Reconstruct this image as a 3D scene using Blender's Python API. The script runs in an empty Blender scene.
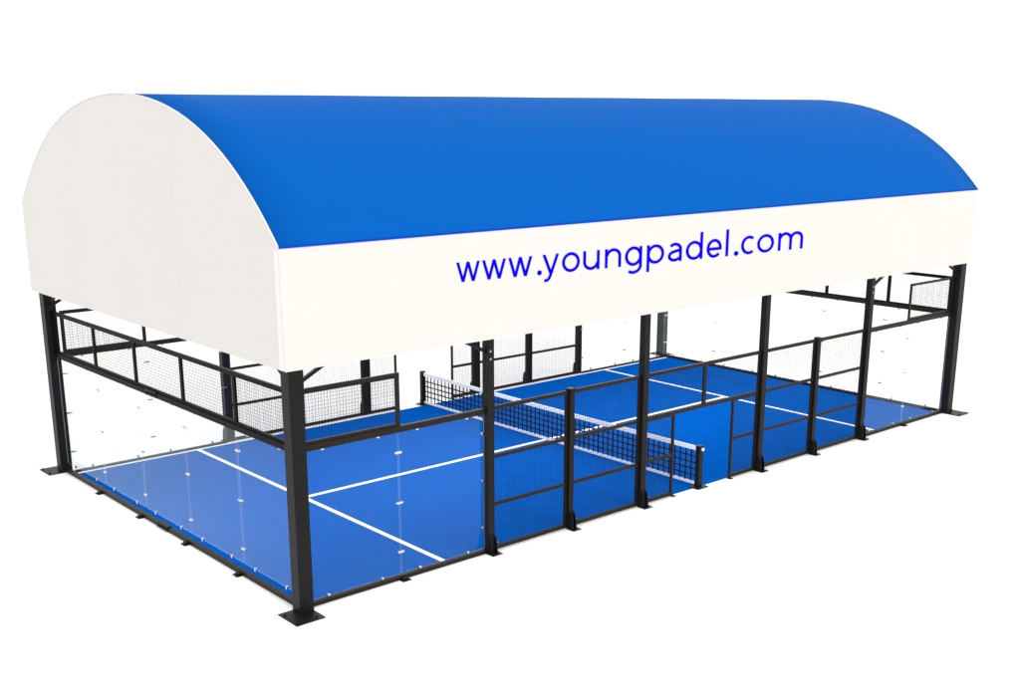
import bpy, bmesh, math, random
from mathutils import Vector, Matrix

random.seed(7)
S = bpy.context.scene
C = S.collection
PI = math.pi

# ------------------------------------------------------------------ materials
def new_mat(name):
    m = bpy.data.materials.new(name)
    m.use_nodes = True
    nt = m.node_tree
    return m, nt, nt.nodes['Principled BSDF']

def plain(name, col, rough=0.5, metal=0.0, spec=0.5, var=0.0, scale=8.0, bump=0.0, bscale=60.0):
    """procedural paint / plastic / fabric: base colour with slight noise, roughness mottling, fine bump"""
    m, nt, b = new_mat(name)
    N, L = nt.nodes, nt.links
    b.inputs['Roughness'].default_value = rough
    b.inputs['Metallic'].default_value = metal
    b.inputs['Specular IOR Level'].default_value = spec
    tc = N.new('ShaderNodeTexCoord')
    nz = N.new('ShaderNodeTexNoise'); nz.inputs['Scale'].default_value = scale
    nz.inputs['Detail'].default_value = 5
    L.new(tc.outputs['Object'], nz.inputs['Vector'])
    rp = N.new('ShaderNodeMapRange')
    rp.inputs['From Min'].default_value = 0.3; rp.inputs['From Max'].default_value = 0.7
    rp.inputs['To Min'].default_value = 1 - var; rp.inputs['To Max'].default_value = 1 + var
    L.new(nz.outputs['Fac'], rp.inputs['Value'])
    mx = N.new('ShaderNodeMix'); mx.data_type = 'RGBA'; mx.blend_type = 'MULTIPLY'
    mx.inputs['Factor'].default_value = 1.0
    mx.inputs['A'].default_value = (*col, 1)
    L.new(rp.outputs['Result'], mx.inputs['B'])
    L.new(mx.outputs['Result'], b.inputs['Base Color'])
    if bump:
        n2 = N.new('ShaderNodeTexNoise'); n2.inputs['Scale'].default_value = bscale
        n2.inputs['Detail'].default_value = 3
        L.new(tc.outputs['Object'], n2.inputs['Vector'])
        bp = N.new('ShaderNodeBump'); bp.inputs['Strength'].default_value = bump
        bp.inputs['Distance'].default_value = 0.01
        L.new(n2.outputs['Fac'], bp.inputs['Height'])
        L.new(bp.outputs['Normal'], b.inputs['Normal'])
    return m

M_GROUND = plain('white_ground', (0.92, 0.92, 0.92), 0.95, spec=0.0)
M_TURF = plain('blue_turf', (0.0012, 0.082, 0.37), 0.9, spec=0.0, var=0.07, scale=3.0, bump=0.5, bscale=140)
M_LINE = plain('white_line_paint', (0.86, 0.86, 0.86), 0.8, spec=0.2, var=0.03)
M_STEEL = plain('black_powder_coat', (0.0085, 0.0082, 0.0082), 0.42, spec=0.13, var=0.10, scale=5, bump=0.06, bscale=260)
M_RAIL = plain('dark_brown_powder_coat', (0.015, 0.0115, 0.008), 0.45, spec=0.14, var=0.10, scale=5)
M_DARK = plain('matt_black_coat', (0.0045, 0.0042, 0.004), 0.5, spec=0.07, var=0.10, scale=5)
M_WIRE = plain('black_coated_wire', (0.010, 0.010, 0.011), 0.6, spec=0.1)
M_CLIP = plain('brushed_metal_clip', (0.66, 0.60, 0.52), 0.18, metal=1.0)
M_BOLT = plain('zinc_bolt', (0.5, 0.5, 0.5), 0.35, metal=0.9)
M_ROOF = plain('blue_roof_fabric', (0.0018, 0.102, 0.435), 0.6, spec=0.01, var=0.008, scale=0.8, bump=0.03, bscale=500)
M_WHITE = plain('cream_canopy_fabric', (0.665, 0.652, 0.628), 0.8, spec=0.1, var=0.008, scale=0.7, bump=0.03, bscale=400)
M_SEAM = plain('cream_seam_tape', (0.675, 0.645, 0.622), 0.7, spec=0.1)
M_HEM = plain('deep_blue_hem', (0.001, 0.055, 0.50), 0.6, spec=0.02)
M_TRIM = plain('white_edge_trim', (0.76, 0.75, 0.74), 0.6, spec=0.1)
M_TEXT = plain('blue_print', (0.0035, 0.001, 0.70), 0.8, spec=0.0)
M_CORD = plain('black_net_cord', (0.008, 0.008, 0.009), 0.8, spec=0.2)
M_TAPE = plain('white_net_tape', (0.90, 0.89, 0.86), 0.7, spec=0.2, var=0.02)

def glass_material():
    m, nt, b = new_mat('clear_glass')
    N, L = nt.nodes, nt.links
    N.remove(b)
    out = [n for n in N if n.type == 'OUTPUT_MATERIAL'][0]
    geo = N.new('ShaderNodeNewGeometry')
    dot = N.new('ShaderNodeVectorMath'); dot.operation = 'DOT_PRODUCT'
    L.new(geo.outputs['Incoming'], dot.inputs[0]); L.new(geo.outputs['Normal'], dot.inputs[1])
    ab = N.new('ShaderNodeMath'); ab.operation = 'ABSOLUTE'; L.new(dot.outputs['Value'], ab.inputs[0])
    om = N.new('ShaderNodeMath'); om.operation = 'SUBTRACT'; om.inputs[0].default_value = 1; L.new(ab.outputs[0], om.inputs[1])
    pw = N.new('ShaderNodeMath'); pw.operation = 'POWER'; L.new(om.outputs[0], pw.inputs[0]); pw.inputs[1].default_value = 5
    mr = N.new('ShaderNodeMapRange'); L.new(pw.outputs[0], mr.inputs['Value'])
    mr.inputs['To Min'].default_value = GLASS_F0; mr.inputs['To Max'].default_value = 0.55
    tr = N.new('ShaderNodeBsdfTransparent'); tr.inputs['Color'].default_value = (0.990, 0.995, 0.990, 1)
    gl = N.new('ShaderNodeBsdfGlossy'); gl.inputs['Roughness'].default_value = 0.0
    gl.inputs['Color'].default_value = (0.82, 1.0, 0.985, 1)
    mx = N.new('ShaderNodeMixShader')
    L.new(mr.outputs['Result'], mx.inputs['Fac']); L.new(tr.outputs[0], mx.inputs[1]); L.new(gl.outputs[0], mx.inputs[2])
    L.new(mx.outputs[0], out.inputs['Surface'])
    return m
GLASS_F0 = 0.014
M_GLASS = glass_material()
M_GEDGE = plain('pale_glass_edge', (0.80, 0.86, 0.90), 0.2, spec=0.3)
_nt = M_GEDGE.node_tree
_mx = _nt.nodes.new('ShaderNodeMixShader'); _mx.inputs['Fac'].default_value = 0.30
_tr = _nt.nodes.new('ShaderNodeBsdfTransparent')
_nt.links.new(_tr.outputs[0], _mx.inputs[1]); _nt.links.new(_nt.nodes['Principled BSDF'].outputs[0], _mx.inputs[2])
_nt.links.new(_mx.outputs[0], [n for n in _nt.nodes if n.type == 'OUTPUT_MATERIAL'][0].inputs['Surface'])

# ------------------------------------------------------------------ mesh helpers
class MB:
    def __init__(self): self.bm = bmesh.new()
    def box(self, a, b, mi=0):
        x0, y0, z0 = [min(p, q) for p, q in zip(a, b)]; x1, y1, z1 = [max(p, q) for p, q in zip(a, b)]
        v = [self.bm.verts.new(c) for c in ((x0,y0,z0),(x1,y0,z0),(x1,y1,z0),(x0,y1,z0),(x0,y0,z1),(x1,y0,z1),(x1,y1,z1),(x0,y1,z1))]
        for f in ((3,2,1,0),(4,5,6,7),(0,1,5,4),(1,2,6,5),(2,3,7,6),(3,0,4,7)):
            self.bm.faces.new([v[i] for i in f]).material_index = mi
        return self
    def bar(self, p, q, w, h=None):
        """square bar from p to q"""
        h = h or w
        p, q = Vector(p), Vector(q); d = (q - p).normalized()
        up = Vector((0, 0, 1)) if abs(d.z) < 0.95 else Vector((0, 1, 0))
        s = d.cross(up).normalized() * (w / 2); u = s.cross(d).normalized() * (h / 2)
        v = [self.bm.verts.new(e + a * s + b * u) for e in (p, q) for a, b in ((-1,-1),(1,-1),(1,1),(-1,1))]
        for f in ((0,1,2,3),(7,6,5,4),(0,4,5,1),(1,5,6,2),(2,6,7,3),(3,7,4,0)):
            self.bm.faces.new([v[i] for i in f])
        return self
    def prism(self, pts, vec):
        """extrude a planar polygon (list of 3-D points) along vec"""
        vec = Vector(vec)
        a = [self.bm.verts.new(Vector(p)) for p in pts]; b = [self.bm.verts.new(Vector(p) + vec) for p in pts]
        n = len(pts)
        self.bm.faces.new(a[::-1]); self.bm.faces.new(b)
        for i in range(n): self.bm.faces.new((a[i], a[(i+1) % n], b[(i+1) % n], b[i]))
        return self
    def disc(self, c, axis, r, t, n=10):
        c = Vector(c); axis = Vector(axis).normalized()
        u = axis.orthogonal().normalized(); w = axis.cross(u)
        return self.prism([c + r * (math.cos(2*PI*i/n) * u + math.sin(2*PI*i/n) * w) for i in range(n)], axis * t)
    def mesh(self, name, mats, bevel=0.0):
        bmesh.ops.recalc_face_normals(self.bm, faces=self.bm.faces)
        if bevel:
            bmesh.ops.bevel(self.bm, geom=list(self.bm.edges), offset=bevel, segments=2, profile=0.6, affect='EDGES')
        me = bpy.data.meshes.new(name); self.bm.to_mesh(me); self.bm.free()
        for m in (mats if isinstance(mats, (list, tuple)) else [mats]): me.materials.append(m)
        return me
    def build(self, name, mats, parent=None, bevel=0.0):
        o = bpy.data.objects.new(name, self.mesh(name, mats, bevel)); C.objects.link(o); o.parent = parent
        return o

def put(name, me, parent=None):
    o = bpy.data.objects.new(name, me); C.objects.link(o); o.parent = parent
    return o

def thing(name, label, cat, loc=(0, 0, 0), rz=0.0, group=None):
    o = bpy.data.objects.new(name, None); C.objects.link(o)
    o.location = loc; o.rotation_euler = (0, 0, rz); o.empty_display_size = 0.2
    o['label'] = label; o['category'] = cat
    if group: o['group'] = group
    return o

def copy_tree(o, parent=None):
    c = o.copy(); C.objects.link(c); c.parent = parent
    for ch in [k for k in o.children]: copy_tree(ch, c)
    return c

# ------------------------------------------------------------------ dimensions (metres)
LEN, WID = 20.0, 10.0
Z1, Z2, Z3, Z4 = 0.92, 1.835, 2.75, 3.67        # rail heights
XL, XR = -0.25, 20.31                             # canopy ends
YN, YF = -0.235, 10.55                            # canopy long sides
ZB, ZE, ZA = 4.075, 5.97, 8.22                     # valance bottom, eave, apex
YC = (YN + YF) / 2

# ------------------------------------------------------------------ setting
g = MB().box((-400, -400, -0.2), (500, 700, 0)).build('ground', M_GROUND)
g['kind'] = 'structure'
f = MB().box((0.03, 0.03, 0.0), (LEN - 0.03, 9.825, 0.012)).build('court_floor', M_TURF)
f['kind'] = 'structure'
for p, q in (((3.00, 0.04), (3.105, 9.815)), ((16.93, 0.04), (17.035, 9.815))):
    MB().box((*p, 0.0125), (*q, 0.0165)).build('service_line', M_LINE, f)
MB().box((3.11, 4.94, 0.0125), (16.925, 5.06, 0.0165)).build('centre_line', M_LINE, f)

# ------------------------------------------------------------------ canopy
canopy = thing('arched_canopy', 'huge blue barrel roof canopy with cream sides and web address, standing over the court', 'canopy', (0, 0, 0))
def arch(n=48, y0=YN, y1=YF, z0=ZE, z1=ZA):
    pts = []
    for i in range(n + 1):
        # denser towards the eaves
        t = -math.cos(PI * i / n)
        r = abs(t)
        z = z0 + (z1 - z0) * (1 - (0.66 * r**2 + 0.34 * r**4))
        pts.append(((y0 + y1) / 2 + t * (y1 - y0) / 2, z))
    return pts
A = arch()
bm = bmesh.new()
NX = 22
rows = []
for th in (0.0, -0.03):
    grid = []
    for k in range(NX + 1):
        x = XL + 0.012 + (XR - XL - 0.024) * k / NX
        # the fabric sinks a few millimetres between its carrying ribs
        sag = -0.005 * math.sin(PI * ((k * 5.0 / NX) % 1.0)) ** 2
        grid.append([bm.verts.new((x, y, z + th + sag * (1 - abs((y - YC) / (YF - YC)) ** 4))) for y, z in A])
    rows.append(grid)
n = len(A)
for gi, grid in enumerate(rows):
    for k in range(NX):
        for i in range(n - 1):
            fa = bm.faces.new((grid[k][i], grid[k+1][i], grid[k+1][i+1], grid[k][i+1])); fa.smooth = True
for k in range(NX):
    for i in (0, n - 1):
        bm.faces.new((rows[0][k][i], rows[0][k+1][i], rows[1][k+1][i], rows[1][k][i]))
for k in (0, NX):
    for i in range(n - 1):
        bm.faces.new((rows[0][k][i], rows[0][k][i+1], rows[1][k][i+1], rows[1][k][i]))
bmesh.ops.recalc_face_normals(bm, faces=bm.faces)
me = bpy.data.meshes.new('roof'); bm.to_mesh(me); bm.free(); me.materials.append(M_ROOF)
roof = put('roof', me, canopy)
MB().box((XL + 0.012, YN - 0.012, ZE - 0.026), (XR - 0.012, YN - 0.001, ZE + 0.008)).build('hem', M_HEM, roof)

for x0, x1, lab in ((XL, XL + 0.010, 1), (XR - 0.010, XR, 0)):
    prof = [(x0, YN + 0.004, ZB)] + [(x0, y * 1.0, z - 0.008) for y, z in A] + [(x0, YF - 0.004, ZB + 0.05)]
    gb = MB(); gb.prism(prof, (x1 - x0, 0, 0))
    go = gb.build('gable', M_WHITE, canopy)
    if lab:
        # welded seam of the end cloth: a narrow strip a millimetre proud
        MB().box((x0 - 0.002, 3.18, 4.7), (x0 - 0.0005, 3.42, 7.9)).build('seam', M_SEAM, go)
        MB().box((x0 - 0.002, YN + 0.008, ZB + 0.01), (x0 - 0.0005, YN + 0.13, ZE - 0.06)).build('corner_band', M_TRIM, go)
        # keder trim along the arch edge
        t = MB()
        for i in range(n - 1):
            (ya, za), (yb, zb) = A[i], A[i + 1]
            t.bar((x0 - 0.004, ya, za + 0.004), (x0 - 0.004, yb, zb + 0.004), 0.018, 0.018)
        t.build('trim', M_TRIM, go)
for y0, y1, near in ((YN, YN + 0.010, 1), (YF - 0.010, YF, 0)):
    m = MB()
    nseg = 40
    v = m.bm.verts.new
    vo = MB().box((XL + 0.011, y0, ZB if near else ZB + 0.06), (XR - 0.011, y1, ZE - 0.003)).build('valance', M_WHITE, canopy)
    MB().box((XL + 0.012, y0 - 0.004 if near else y1, ZB - 0.012 if near else ZB + 0.05), (XR - 0.012, y0 if near else y1 + 0.004, ZB + 0.035 if near else ZB + 0.09)).build('hem', M_WHITE, vo)
    if near:
        valance = vo
# printed web address on the near valance: sans serif letters drawn stroke by stroke (unit = x-height)
SW = 0.158
def arc(cx, cy, rx, ry, a0, a1, n=22):
    return [(cx + rx * math.cos(math.radians(a0 + (a1 - a0) * i / n)), cy + ry * math.sin(math.radians(a0 + (a1 - a0) * i / n))) for i in range(n + 1)]
def glyph(ch, w):
    """list of strokes; ('d', p, q) is a diagonal cut level at both ends, ('c', points) a pen stroke"""
    h = SW / 2; L, R = h, w - h; rx, ry, m = w / 2 - h, 0.5 - h + 0.015, w / 2
    ring = ('c', arc(m, 0.5, rx, ry, 0, 360, 44))
    if ch == 'w':
        return [('d', (0.095, 1), (0.405, 0)), ('d', (0.405, 0), (0.695, 1)), ('d', (0.695, 1), (0.985, 0)), ('d', (0.985, 0), (w - 0.095, 1))]
    if ch == '.': return [('c', arc(m, 0.10, 0.055, 0.055, 0, 360, 16))]
    if ch == 'y':
        return [('d', (0.095, 1), (m + 0.005, 0.02)), ('c', [(w - 0.09, 1.0), (m + 0.02, 0.0), (m - 0.05, -0.17), (m - 0.12, -0.27), (m - 0.20, -0.325), (m - 0.28, -0.335), (m - 0.36, -0.32)])]
    if ch == 'o': return [ring]
    if ch == 'u': return [('c', [(L, 1.0), (L, 0.42)] + arc(m - 0.02, 0.42, m - 0.02 - h, 0.42 - h + 0.01, 180, 352)), ('c', [(R, 1.0), (R, 0.0)])]
    if ch == 'n': return [('c', [(R, 0.0), (R, 0.60)] + arc(m + 0.02, 0.60, m - 0.02 - h, 0.40 - h + 0.015, 0, 172)), ('c', [(L, 1.0), (L, 0.0)])]
    if ch == 'g': return [ring, ('c', [(R + 0.01, 1.0), (R + 0.01, 0.0)] + arc(m, -0.02, rx + 0.01, 0.34, 0, -128))]
    if ch == 'p': return [ring, ('c', [(L - 0.01, 1.0), (L - 0.01, -0.42)])]
    if ch == 'd': return [ring, ('c', [(R + 0.01, 1.46), (R + 0.01, 0.0)])]
    if ch == 'a':
        return [('c', [(R, 0.0), (R, 0.64)] + arc(m + 0.0, 0.64, R - m, 0.36 - h + 0.01, 0, 142)),
                ('c', [(R, 0.60), (m + 0.05, 0.56)] + arc(m - 0.02, 0.30, m - 0.02 - h, 0.225, 95, 330))]
    if ch == 'e': return [('c', [(R, 0.47)] + arc(m, 0.5, rx, ry, 0, 318, 40)), ('c', [(L, 0.475), (R + 0.06, 0.475)])]
    if ch == 'l': return [('c', [(m, 1.47), (m, 0.0)])]
    if ch == 'c': return [('c', arc(m + 0.07, 0.5, rx + 0.07, ry, 52, 308, 34))]
    if ch == 'm':
        q = w / 2
        return [('c', [(L, 1.0), (L, 0.0)]), ('c', [(q, 0.0), (q, 0.62)] + arc((L + q) / 2 + 0.01, 0.62, (q - L) / 2 - 0.01, 0.38 - h + 0.015, 0, 172)),
                ('c', [(R, 0.0), (R, 0.62)] + arc((R + q) / 2 + 0.01, 0.62, (R - q) / 2 - 0.01, 0.38 - h + 0.015, 0, 172))]
ADV = [('w', 0.0, 1.39), ('w', 1.49, 1.39), ('w', 2.98, 1.39), ('.', 4.64, 0.25), ('y', 4.92, 0.95), ('o', 6.04, 1.0), ('u', 7.23, 0.93), ('n', 8.46, 0.92), ('g', 9.60, 0.96),
       ('p', 10.85, 0.98), ('a', 12.05, 0.80), ('d', 13.08, 0.96), ('e', 14.28, 0.88), ('l', 15.37, 0.2), ('.', 15.90, 0.25), ('c', 16.30, 0.78), ('o', 17.25, 1.0), ('m', 18.50, 1.50)]
TOT = 20.0
TX0, TX1, TZ0, TZ1, XH0, XH1 = 3.11, 12.84, 5.13, 4.985, 0.335, 0.385
def place(px, pz):
    t = px / TOT
    # the print widens a little towards its end
    return TX0 + (TX1 - TX0) * (0.76 * t + 0.24 * t * t), TZ0 + (TZ1 - TZ0) * t + pz * (XH0 + (XH1 - XH0) * t)
bm = bmesh.new(); layer = 0
def strip(a, b):
    global layer
    layer += 1
    y = YN - 0.0045 - 0.00012 * layer
    va = [bm.verts.new((place(*p)[0], y, place(*p)[1])) for p in a]; vb = [bm.verts.new((place(*p)[0], y, place(*p)[1])) for p in b]
    for i in range(len(a) - 1):
        try: bm.faces.new((va[i], va[i+1], vb[i+1], vb[i]))
        except ValueError: pass
for ch, ox, w in ADV:
    for st in glyph(ch, w):
        if st[0] == 'd':
            (x0, z0), (x1, z1) = st[1:]
            k = SW / 2 * math.hypot(x1 - x0, z1 - z0) / abs(z1 - z0)
            strip([(ox + x0 - k, z0), (ox + x1 - k, z1)], [(ox + x0 + k, z0), (ox + x1 + k, z1)])
        else:
            P_ = st[1]; closed = math.dist(P_[0], P_[-1]) < 1e-6
            A_, B_ = [], []
            for i, p in enumerate(P_):
                q0 = P_[i - 1] if i else (P_[-2] if closed else p)
                q1 = P_[i + 1] if i < len(P_) - 1 else (P_[1] if closed else p)
                d = Vector((q1[0] - q0[0], q1[1] - q0[1])).normalized()
                A_.append((ox + p[0] - d.y * SW / 2, p[1] + d.x * SW / 2)); B_.append((ox + p[0] + d.y * SW / 2, p[1] - d.x * SW / 2))
            strip(A_, B_)
for fa in bm.faces:
    if fa.normal.y > 0: fa.normal_flip()
me = bpy.data.meshes.new('lettering'); bm.to_mesh(me); bm.free(); me.materials.append(M_TEXT)
put('lettering', me, valance)

# carrying frame under the cloth
fr = MB()
for y in (YN + 0.16, YF - 0.16):
    fr.box((XL + 0.06, y - 0.05, ZB + 0.28), (XR - 0.06, y + 0.05, ZB + 0.40))
for x in (XL + 0.12, XR - 0.12):
    fr.box((x - 0.05, YN + 0.22, ZB + 0.28), (x + 0.05, YF - 0.22, ZB + 0.40))
B = arch(24, YN + 0.15, YF - 0.15, ZE - 0.16, ZA - 0.12)
for x in (0.0, 4.0, 8.06, 11.94, 16.0, 20.06):
    for y in (YN + 0.16, YF - 0.16):
        fr.box((x - 0.03, y - 0.03, ZB + 0.40), (x + 0.03, y + 0.03, ZE - 0.13))
    for i in range(len(B) - 1):
        fr.bar((x, *B[i]), (x, *B[i + 1]), 0.06)
fr.build('frame', M_STEEL, canopy)

# ------------------------------------------------------------------ posts
def bolt_mesh():
    b = MB(); b.disc((0, 0, 0), (0, 0, 1), 0.022, 0.018, 6); b.disc((0, 0, 0.018), (0, 0, 1), 0.011, 0.012, 8)
    return b.mesh('bolt', M_BOLT)
BOLT = bolt_mesh()
def bolt(parent, loc, rot=(0, 0, 0)):
    o = put('bolt', BOLT, parent); o.location = loc; o.rotation_euler = rot
    return o

G_CORNER = 'thick black corner posts under the canopy'
def corner_post(x, y, sx, sy, label):
    """sx, sy = outward direction; the plate reaches outward, the braces run inward"""
    t = thing('corner_post', label, 'post', (x, y, 0), 0, G_CORNER)
    MB().box((-0.13, -0.125, 0.012), (0.13, 0.125, ZB + 0.275)).build('shaft', M_STEEL, t, 0.012)
    p = MB().box((0.13 * -sx, 0.125 * -sy, 0.0005), (0.41 * sx, 0.475 * sy, 0.014)).build('base_plate', M_STEEL, t)
    for bx, by in ((0.35, 0.41), (0.35, 0.0), (0.0, 0.41)):
        b = put('bolt', BOLT, p); b.location = (bx * sx, by * sy, 0.014)
        b.data = BOLT_DARK
    br = MB(); br.bar((-0.10 * sx, 0, Z4 + 0.14), (-1.12 * sx, 0, ZB + 0.25), 0.05, 0.06)
    br.build('brace', M_STEEL, t)
    br = MB(); br.bar((0, -0.10 * sy, Z4 + 0.16), (0, -0.90 * sy, ZB + 0.25), 0.05, 0.06)
    br.build('brace', M_STEEL, t)
    return t
BOLT_DARK = BOLT.copy(); BOLT_DARK.materials.clear(); BOLT_DARK.materials.append(M_STEEL); BOLT_DARK.name = 'dark_bolt'
corner_post(-0.03, -0.065, -1, -1, 'thick black corner post nearest the viewer, where left end wall meets front side')
corner_post(20.09, -0.065, 1, -1, 'thick black corner post at the far right end of the front side')
corner_post(-0.03, 10.255, -1, 1, 'thick black corner post at the back end of the left glass wall')
corner_post(20.09, 10.255, 1, 1, 'thick grey corner post where right end wall meets the back side')

def bracket(parent, w, sy):
    """anchor shoe: floor plate and a rounded gusset with two bolts on the outer face"""
    b = MB()
    y0 = sy * 0.075
    b.box((-w/2 - 0.02, 0.02 * sy, 0.0005), (w/2 + 0.065, sy * 0.225, 0.014))
    prof = [(0, y0, 0.012), (0, sy * 0.165, 0.012), (0, sy * 0.162, 0.14), (0, sy * 0.150, 0.24), (0, sy * 0.125, 0.31), (0, sy * 0.10, 0.345), (0, y0, 0.36)]
    for x in (w/2 - 0.028, -w/2 + 0.006):
        b.prism([(x, q[1], q[2]) for q in prof], (0.022, 0, 0))
    b.box((-w/2 + 0.028, y0 + 0.0 * sy, 0.03), (w/2 - 0.028, y0 + 0.02 * sy, 0.345))
    o = b.build('base_bracket', M_STEEL, parent)
    for z in (0.12, 0.22):
        bolt(o, (w/2 - 0.006, sy * 0.120, z), (0, PI/2, 0))
    bolt(o, (w/2 + 0.035, sy * 0.195, 0.014))
    return o

G_TALL = 'tall black posts carrying the canopy sides'
def tall_post(x, y, sy, label, brace=0):
    t = thing('canopy_post', label, 'post', (x, y, 0), 0, G_TALL)
    MB().box((-0.078, -0.075, 0.015), (0.078, 0.075, ZB + 0.275)).build('shaft', M_STEEL, t, 0.008)
    bracket(t, 0.156, sy)
    if brace:
        b = MB(); b.bar((0.06 * brace, 0, Z4 + 0.14), (1.10 * brace, 0, ZB + 0.25), 0.05, 0.06)
        o = b.build('brace', M_STEEL, t)
        for z in (3.82, 3.68):
            bolt(o, (-0.02, -0.075 * 1, z), (PI/2, 0, 0))
    return t
G_SHORT = 'short black fence posts ending at the upper rail'
def short_post(x, y, sy, label):
    t = thing('fence_post', label, 'post', (x, y, 0), 0, G_SHORT)
    MB().box((-0.062, -0.062, 0.015), (0.062, 0.062, Z3 + 0.05)).build('shaft', M_STEEL, t, 0.007)
    MB().box((-0.068, -0.068, Z3 + 0.0505), (0.068, 0.068, Z3 + 0.075)).build('cap', M_STEEL, t)
    bracket(t, 0.124, sy)
    return t
PX = (3.98, 6.02, 8.06, 11.94, 13.98, 16.02)
tall_post(PX[0], -0.025, -1, 'tall black canopy post between the front left glass and the front mesh fence', -1)
tall_post(PX[2], -0.025, -1, 'tall black canopy post just left of the front doorway with the net post', 0)
tall_post(PX[3], -0.025, -1, 'tall black canopy post just right of the front doorway', 0)
tall_post(PX[5], -0.025, -1, 'tall black canopy post between the front mesh fence and front right glass', 1)
tall_post(PX[0], 10.06, 1, 'tall black canopy post on the back side, seen through the left end wall mesh', -1)
tall_post(PX[2], 10.06, 1, 'tall black canopy post on the back side, seen behind the short front guard mesh', 0)
tall_post(PX[3] - 0.07, 10.06, 1, 'tall black canopy post on the back side, right beside the back doorway frame', 0)
tall_post(PX[5], 10.06, 1, 'tall black canopy post on the back side where back mesh meets clear glass', 1)
short_post(PX[1], -0.022, -1, 'short black fence post in the front mesh fence, left of the doorway')
short_post(PX[4], -0.022, -1, 'short black fence post in the front mesh fence, right of the doorway')
short_post(PX[4] - 0.07, 10.05, 1, 'short black fence post in the middle of the back mesh fence')
short_post(PX[1], 10.05, 1, 'short black fence post of the back fence left of the back doorway')

# ------------------------------------------------------------------ glass panes
CLIP_EDGE = MB().box((-0.062, -0.020, -0.017), (0.062, 0.020, 0.017)).mesh('clip', M_CLIP, 0.004)
CLIP_RAIL = MB().box((-0.021, -0.022, -0.030), (0.021, 0.022, 0.030)).mesh('clip', M_CLIP, 0.004)
PANE_CACHE = {}
def pane_mesh(w, z0, z1):
    k = (w, z0, z1)
    if k not in PANE_CACHE:
        m = MB().box((0, -0.006, z0), (w, 0.006, z1))
        m.bm.faces.ensure_lookup_table()
        for fa in m.bm.faces:
            fa.material_index = 0 if abs(fa.calc_center_median().y) > 0.004 else 1
        PANE_CACHE[k] = m.mesh('pane', [M_GLASS, M_GEDGE])
    return PANE_CACHE[k]
G_GLASS = 'clear glass wall panels clipped into the black frame'
def glass(loc, rz, w, label, z0=0.10, right=True, left=False):
    t = thing('glass_panel', label, 'glass panel', loc, rz, G_GLASS)
    put('pane', pane_mesh(w, z0, Z3 - 0.075), t)
    for x in (0.42 * w / 2, w - 0.42 * w / 2):
        for z in (z0, Z3 - 0.085):
            c = put('clip', CLIP_RAIL, t); c.location = (x, 0, z)
    for z in (0.5, 1.4, 2.3):
        if right: c = put('clip', CLIP_EDGE, t); c.location = (w + 0.013, 0, z)
        if left: c = put('clip', CLIP_EDGE, t); c.location = (-0.013, 0, z)
    return t

# ------------------------------------------------------------------ mesh panels
WIRE_CACHE = {}
def wire_mesh(w, h, sp=0.058, t=0.0033):
    k = (round(w, 3), round(h, 3))
    if k not in WIRE_CACHE:
        m = MB()
        nx, nz = max(2, round(w / sp)), max(2, round(h / sp))
        bm = m.bm
        def wire(a, b, e1, e2):
            v = [bm.verts.new(Vector(p) + s1 * e1 + s2 * e2) for p in (a, b) for s1, s2 in ((-1,-1),(1,-1),(1,1),(-1,1))]
            for q in ((0,4,5,1),(1,5,6,2),(2,6,7,3),(3,7,4,0)): bm.faces.new([v[i] for i in q])
        ex, ey, ez = Vector((t/2,0,0)), Vector((0,t/2,0)), Vector((0,0,t/2))
        for i in range(1, nx): wire((w*i/nx, t*0.52, 0), (w*i/nx, t*0.52, h), ex, ey)
        for j in range(1, nz): wire((0, -t*0.52, h*j/nz), (w, -t*0.52, h*j/nz), ez, ey)
        WIRE_CACHE[k] = m.mesh('wire_mesh', M_WIRE)
    return WIRE_CACHE[k]
def mesh_panel(name, label, cat, loc, rz, w, z0, z1, group, fw=0.05, bars=(), top=0.06, bottom=0.06, depth=0.045, uprights=(1, 1), mat=None, kick=False):
    """framed wire panel: frame bars as one part, wire as one part, each inner rail its own part"""
    mat = mat or M_RAIL
    t = thing(name, label, cat, loc, rz, group)
    d = depth / 2
    fr = MB()
    fr.box((0, -d, z1 - top), (w, d, z1)); fr.box((0, -d, z0), (w, d, z0 + bottom))
    if uprights[0]: fr.box((0.001, -d + 0.001, z0 + bottom), (fw, d - 0.001, z1 - top))
    if uprights[1]: fr.box((w - fw, -d + 0.001, z0 + bottom), (w - 0.001, d - 0.001, z1 - top))
    fo = fr.build('frame', mat, t)
    wm = put('wire_mesh', wire_mesh(w - 0.02, z1 - z0 - 0.04), t); wm.location = (0.01, 0.0, z0 + 0.02)
    for z in bars:
        MB().box((fw if uprights[0] else 0.002, -d - 0.003, z - 0.035), (w - fw if uprights[1] else w - 0.002, -0.006, z + 0.035)).build('rail', mat, t)
    if kick:
        x = 0 if kick < 0 else w
        MB().box((x - 0.05, -0.09, 0.0005), (x + 0.05, 0.07, 0.013)).build('foot', M_STEEL, t)
    return t

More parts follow.
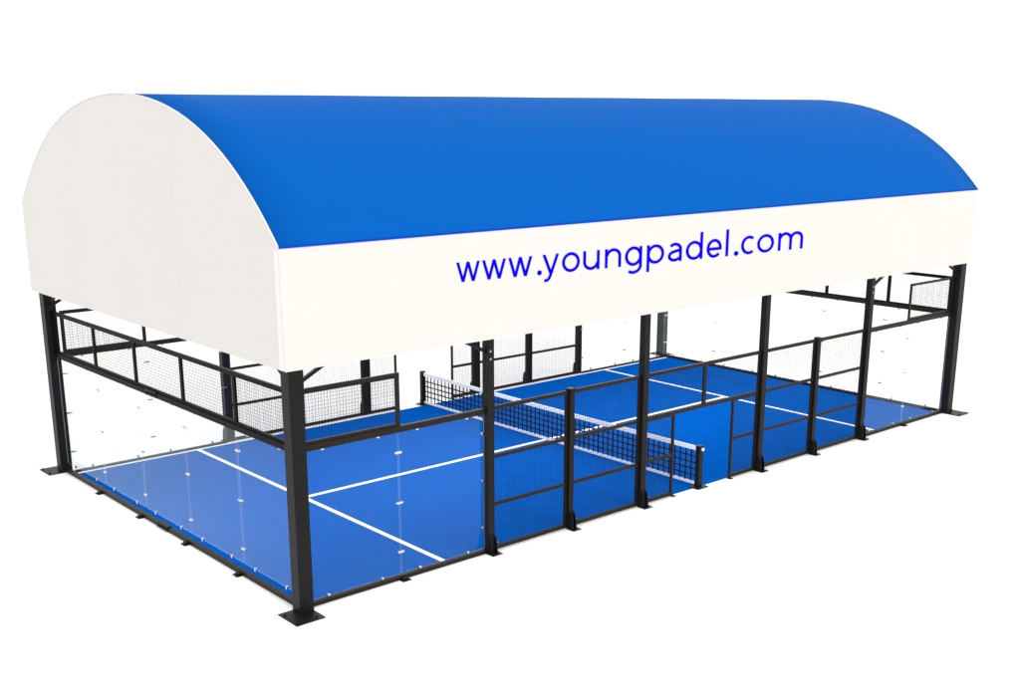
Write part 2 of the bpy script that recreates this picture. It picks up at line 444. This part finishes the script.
# front and back sides -------------------------------------------------
BASE_CACHE = {}
G_BASE = 'black steel base rails on the ground under the glass'
G_TOP = 'black steel rails along the top of the glass'
FOOT = MB().box((-0.09, -0.16, 0.0005), (0.09, -0.02, 0.012)).box((-0.05, -0.115, 0.012), (0.05, -0.047, 0.05)).mesh('foot', M_STEEL)
def base_rail(loc, rz, w, label, feet, splice=None, h=0.082):
    t = thing('base_rail', label, 'rail', loc, rz, G_BASE)
    MB().box((0, -0.045, 0.002), (w, 0.045, h)).build('beam', M_RAIL, t, 0.004)
    for x in feet:
        o = put('foot', FOOT, t); o.location = (x, 0, 0)
    if splice: splice_plate(t, splice, 0.045, 0.006, 0.095)
def splice_plate(t, x, d, z0, z1):
    s = MB(); s.box((x - 0.24, -d - 0.014, z0), (x + 0.24, -d - 0.0005, z1)); s.box((x - 0.24, -d - 0.014, z1), (x + 0.24, d, z1 + 0.012))
    o = s.build('splice_plate', M_STEEL, t)
    for k in (-0.16, -0.055, 0.055, 0.16):
        bolt(o, (x + k, -d - 0.014, (z0 + z1) / 2), (PI/2, 0, 0)).data = BOLT_DARK
def top_rail(loc, rz, w, label, splice=None, mat=None):
    t = thing('top_rail', label, 'rail', loc, rz, G_TOP)
    MB().box((0, -0.04, Z3 - 0.08), (w, 0.04, Z3 + 0.025)).build('beam', mat or M_RAIL, t, 0.004)
    if splice: splice_plate(t, splice, 0.04, Z3 - 0.075, Z3 + 0.028)

G_GUARD = 'wire mesh guards standing on the top glass rails'
G_FENCE = 'framed wire mesh bays of the side fences'
G_TRANSOM = 'wire mesh panels above the doorways'
for side, y, rz in (('front', 0.0, 0.0), ('back', 10.0, 0.0)):
    F = side == 'front'
    s = 1 if F else -1
    yy = y + (0.012 if F else -0.012)
    # glass
    gl = [(0.115, 1.875, 'first from the near left corner post' if F else 'first from the left corner post'),
          (2.015, 1.88, 'ending at the mesh fence, showing the court T line' if F else 'second from the left corner post'),
          (16.105, 1.88, 'right beside the mesh fence at the right end' if F else 'next to the back mesh fence at the right'),
          (18.01, 1.94, 'last before the right corner post' if F else 'last before the far corner post')]
    names_front = ['clear glass panel of the front side beside the nearest corner post',
                   'clear glass panel of the front side ending at the left edge of the mesh fence',
                   'clear glass panel of the front side starting at the right edge of the mesh fence',
                   'clear glass panel of the front side beside the right corner post']
    names_back = ['clear glass panel of the back side beside the left corner post',
                  'clear glass panel of the back side, second from the left corner post',
                  'clear glass panel of the back side just right of the back mesh fence',
                  'clear glass panel of the back side beside the grey far corner post']
    for k, (x, w, _) in enumerate(gl):
        glass((x, yy, 0), 0, w, (names_front if F else names_back)[k], right=True, left=(k in (0, 2)))
    for x, w, e in ((0.11, 3.79, 'left'), (16.10, 3.85, 'right')):
        base_rail((x, y, 0), 0, w, f'black base rail under the {e} glass of the {side} side', (1.9,) if F else (), h=0.08 if F else 0.05)
        top_rail((x, y, 0), 0, w, f'black rail along the top of the {e} glass of the {side} side')
    # guards above the first glass panel
    mesh_panel('mesh_guard', f'wire mesh guard above {side} side glass, beside the {"nearest" if F else "back left"} corner post', 'mesh guard',
               (0.11, y, 0), 0, 1.93, Z3 + 0.030, Z4 + 0.03, G_GUARD, fw=0.075, top=0.075, bottom=0.05)
    mesh_panel('mesh_guard', f'wire mesh guard above {side} side glass, at the {"right corner post" if F else "far grey corner post"}', 'mesh guard',
               (17.88, y, 0), 0, 2.07, Z3 + 0.030, Z4 + 0.03, G_GUARD, fw=0.06, top=0.055, bottom=0.05)
    # fence bays
    bs = 0.0 if F else 0.07            # the back posts stand a little closer to the doorway
    bays = [(4.062, 1.894, f'{side} mesh fence bay between the left glass and the left short post'),
            (6.086, 1.892, f'{side} mesh fence bay between the left short post and the doorway'),
            (12.022 - bs, 1.894, f'{side} mesh fence bay between the doorway and the right short post'),
            (14.046 - bs, 1.892 + bs, f'{side} mesh fence bay between the right short post and right glass')]
    for x, w, lab in bays:
        mesh_panel('mesh_fence_bay', lab, 'mesh fence', (x, y, 0), 0, w, 0.02, Z3 + 0.035, G_FENCE, fw=0.05, bars=(Z1, Z2), top=0.075, bottom=0.075, depth=0.05)
    for x, w, lab, up, kk in ((8.142, 0.92, 'left', (1, 1), 1), (10.96, 0.898 - bs, 'right', (1, 1), -1)):
        mesh_panel('doorway_panel', f'narrow wire mesh panel forming the {lab} jamb of the {side} doorway', 'mesh fence', (x, y, 0), 0, w, 0.02, Z2 - 0.042, G_FENCE,
                   fw=0.055, bars=(Z1,), top=0.02, bottom=0.075, depth=0.05, kick=kk)
    for x, w, lab in ((8.142, 1.845, 'left'), (9.99, 1.868 - bs, 'right')):
        mesh_panel('transom_panel', f'mesh panel over the {lab} half of the {side} doorway, below the upper rail', 'mesh fence', (x, y, 0), 0, w, Z2 - 0.04, Z3 + 0.035,
                   G_TRANSOM, fw=0.045, top=0.075, bottom=0.08, depth=0.05)

# end walls -------------------------------------------------------------
ordinal = ['nearest the front corner post', 'second from the front corner post', 'in the middle', 'second from the back corner post', 'nearest the back corner post']
for end, x in (('left', 0.0), ('right', 20.0)):
    Lf = end == 'left'
    y0, y1 = (0.065, 10.125)
    yc = [0.075, 1.945, 3.955, 5.945, 7.965, 10.12]
    rz = PI / 2
    for k in range(5):
        w = yc[k + 1] - yc[k] - 0.05
        glass((x, yc[k] + 0.025, 0), rz, w, f'clear glass panel of the {end} end wall, {ordinal[k]}', z0=0.23 if Lf else 0.11, right=k < 4)
    if Lf:
        # seen from outside: the rail's face looks along -x, so turn it the other way
        base_rail((x - 0.005, y1, 0), -PI / 2, y1 - y0, 'black base rail with small feet under the left end wall glass', [y1 - q for q in (2.03, 4.07, 6.10, 8.14)], y1 - 5.15)
        top_rail((x - 0.005, y1, 0), -PI / 2, y1 - y0, 'black rail with a bolted joint along the top of the left end wall glass', y1 - 5.2, M_DARK)
    else:
        base_rail((x + 0.005, y0, 0), PI / 2, y1 - y0, 'black base rail under the right end wall glass', [])
        top_rail((x + 0.005, y0, 0), PI / 2, y1 - y0, 'black rail along the top of the right end wall glass')
    up = [0.075, 1.90, 3.90, 5.92, 7.90, 10.12]
    for k in range(5):
        w = up[k + 1] - up[k] - 0.002
        mesh_panel('mesh_guard', f'wire mesh guard atop the {end} end wall, {ordinal[k]}', 'mesh guard', (x, up[k], 0), rz, w,
                   Z3 + 0.030, Z4 + 0.03, G_GUARD, fw=0.042, top=0.085, bottom=0.045, mat=M_DARK)

# ------------------------------------------------------------------ tennis style net
net = thing('court_net', 'black net with white top tape stretched across the middle of the blue court', 'net', (9.95, 0, 0))
NY0, NY1 = 0.02, 10.0
for y, s in ((NY0, -1), (NY1, 1)):
    p = MB().box((-0.062, y - 0.055, 0.02), (0.062, y + 0.055, 0.925)).build('post', M_STEEL, net, 0.006)
    b = MB(); b.box((-0.17, y - 0.15, 0.0135), (0.17, y + 0.13, 0.026))
    for x in (0.062, -0.074):
        b.prism([(x, y - 0.05, 0.026), (x + 0.012, y - 0.05, 0.026), (x + 0.012, y + 0.05, 0.026), (x, y + 0.05, 0.026)], (0, 0, 0.12))
    b.build('base_plate', M_STEEL, p)
    MB().box((-0.068, y - 0.060, 0.926), (0.068, y + 0.060, 0.943)).build('cap', M_STEEL, p)
    if s < 0:
        MB().disc((0.025, y - 0.0555, 0.865), (0, -1, 0), 0.034, 0.03, 16).build('winder', M_TAPE, p)
def ntop(y):
    t = (y - NY0) / (NY1 - NY0) * 2 - 1
    return 0.915 - 0.02 * (1 - t * t)
ya, yb = NY0 + 0.06, NY1 - 0.06
tp = MB(); K = 40
for i in range(K):
    q0, q1 = ya + (yb - ya) * i / K, ya + (yb - ya) * (i + 1) / K
    tp.prism([(-0.014, q0, ntop(q0) - 0.095), (0.014, q0, ntop(q0) - 0.095), (0.014, q0, ntop(q0)), (-0.014, q0, ntop(q0))], (0, q1 - q0, ntop(q1) - ntop(q0)))
bmesh.ops.remove_doubles(tp.bm, verts=tp.bm.verts, dist=1e-4)
tp.build('top_tape', M_TAPE, net)
MB().box((-0.012, ya, 0.045), (0.012, yb, 0.105)).build('bottom_band', M_TAPE, net)
nt_ = MB(); sp = 0.158
ny = round((yb - ya) / sp)
for i in range(1, ny):
    y = ya + (yb - ya) * i / ny
    nt_.box((-0.010, y - 0.013, 0.1), (0.0095, y + 0.013, ntop(y) - 0.09))
for j in range(1, 5):
    fz = j / 5
    for i in range(K):
        q0, q1 = ya + (yb - ya) * i / K, ya + (yb - ya) * (i + 1) / K
        z0 = 0.105 + (ntop(q0) - 0.2) * fz; z1 = 0.105 + (ntop(q1) - 0.2) * fz
        nt_.bar((0, q0, z0), (0, q1, z1), 0.026)
for y in (ya + 0.012, yb - 0.012):
    nt_.box((-0.013, y - 0.012, 0.1), (0.013, y + 0.012, ntop(y) - 0.09))
nt_.build('netting', M_CORD, net)

# ------------------------------------------------------------------ light
FILL_W = 260
w = bpy.data.worlds.new('World'); S.world = w; w.use_nodes = True
bg = w.node_tree.nodes['Background']
bg.inputs['Color'].default_value = (1.0, 0.995, 0.985, 1)
bg.inputs['Strength'].default_value = 1.25
sd = bpy.data.lights.new('key_light', 'SUN'); sd.energy = 0.95; sd.angle = math.radians(25); sd.color = (1.0, 0.93, 0.86)
so = bpy.data.objects.new('key_light', sd); C.objects.link(so)
el, az = math.radians(38), math.radians(-82)        # light comes from the front, slightly from the right
dirv = Vector((math.cos(el) * math.cos(az), math.cos(el) * math.sin(az), math.sin(el)))
so.rotation_euler = dirv.to_track_quat('Z', 'Y').to_euler(); so.location = dirv * 40

# added fill lights, unseen under the roof, to brighten the court below
for i in range(5):
    ld = bpy.data.lights.new('fill_light', 'AREA'); ld.shape = 'RECTANGLE'; ld.size = 3.4; ld.size_y = 6.0
    ld.energy = FILL_W; ld.color = (1.0, 0.99, 0.97)
    lo = bpy.data.objects.new('fill_light', ld); C.objects.link(lo); lo.location = (2.0 + 4.0 * i, YC - 0.1, 5.6)

# ------------------------------------------------------------------ camera
cd = bpy.data.cameras.new('camera'); co = bpy.data.objects.new('camera', cd); C.objects.link(co); S.camera = co
cx, cy_, cz, a, b_, c_ = -9.18651, -15.84668, 7.92999, 0.85797, -0.2695, -0.00055
fwd = Vector((math.cos(b_) * math.cos(a), math.cos(b_) * math.sin(a), math.sin(b_)))
r0 = Vector((math.sin(a), -math.cos(a), 0)); u0 = r0.cross(fwd)
r = math.cos(c_) * r0 + math.sin(c_) * u0; u = -math.sin(c_) * r0 + math.cos(c_) * u0
mw = Matrix((( r.x, u.x, -fwd.x, cx), (r.y, u.y, -fwd.y, cy_), (r.z, u.z, -fwd.z, cz), (0, 0, 0, 1)))
co.matrix_world = mw
cd.sensor_fit = 'HORIZONTAL'; cd.sensor_width = 36
cd.lens = 1180.06 / 1020 * 36
cd.shift_y = (436.08 - 350) / 1020
cd.clip_start = 0.1; cd.clip_end = 3000

S.view_settings.view_transform = 'Standard'
S.view_settings.look = 'None'
S.view_settings.exposure = 0.0
S.view_settings.gamma = 1.0
S.render.film_transparent = False
cy = S.cycles
cy.transparent_max_bounces = 48
cy.max_bounces = 10; cy.diffuse_bounces = 6; cy.glossy_bounces = 6
cy.use_denoising = True
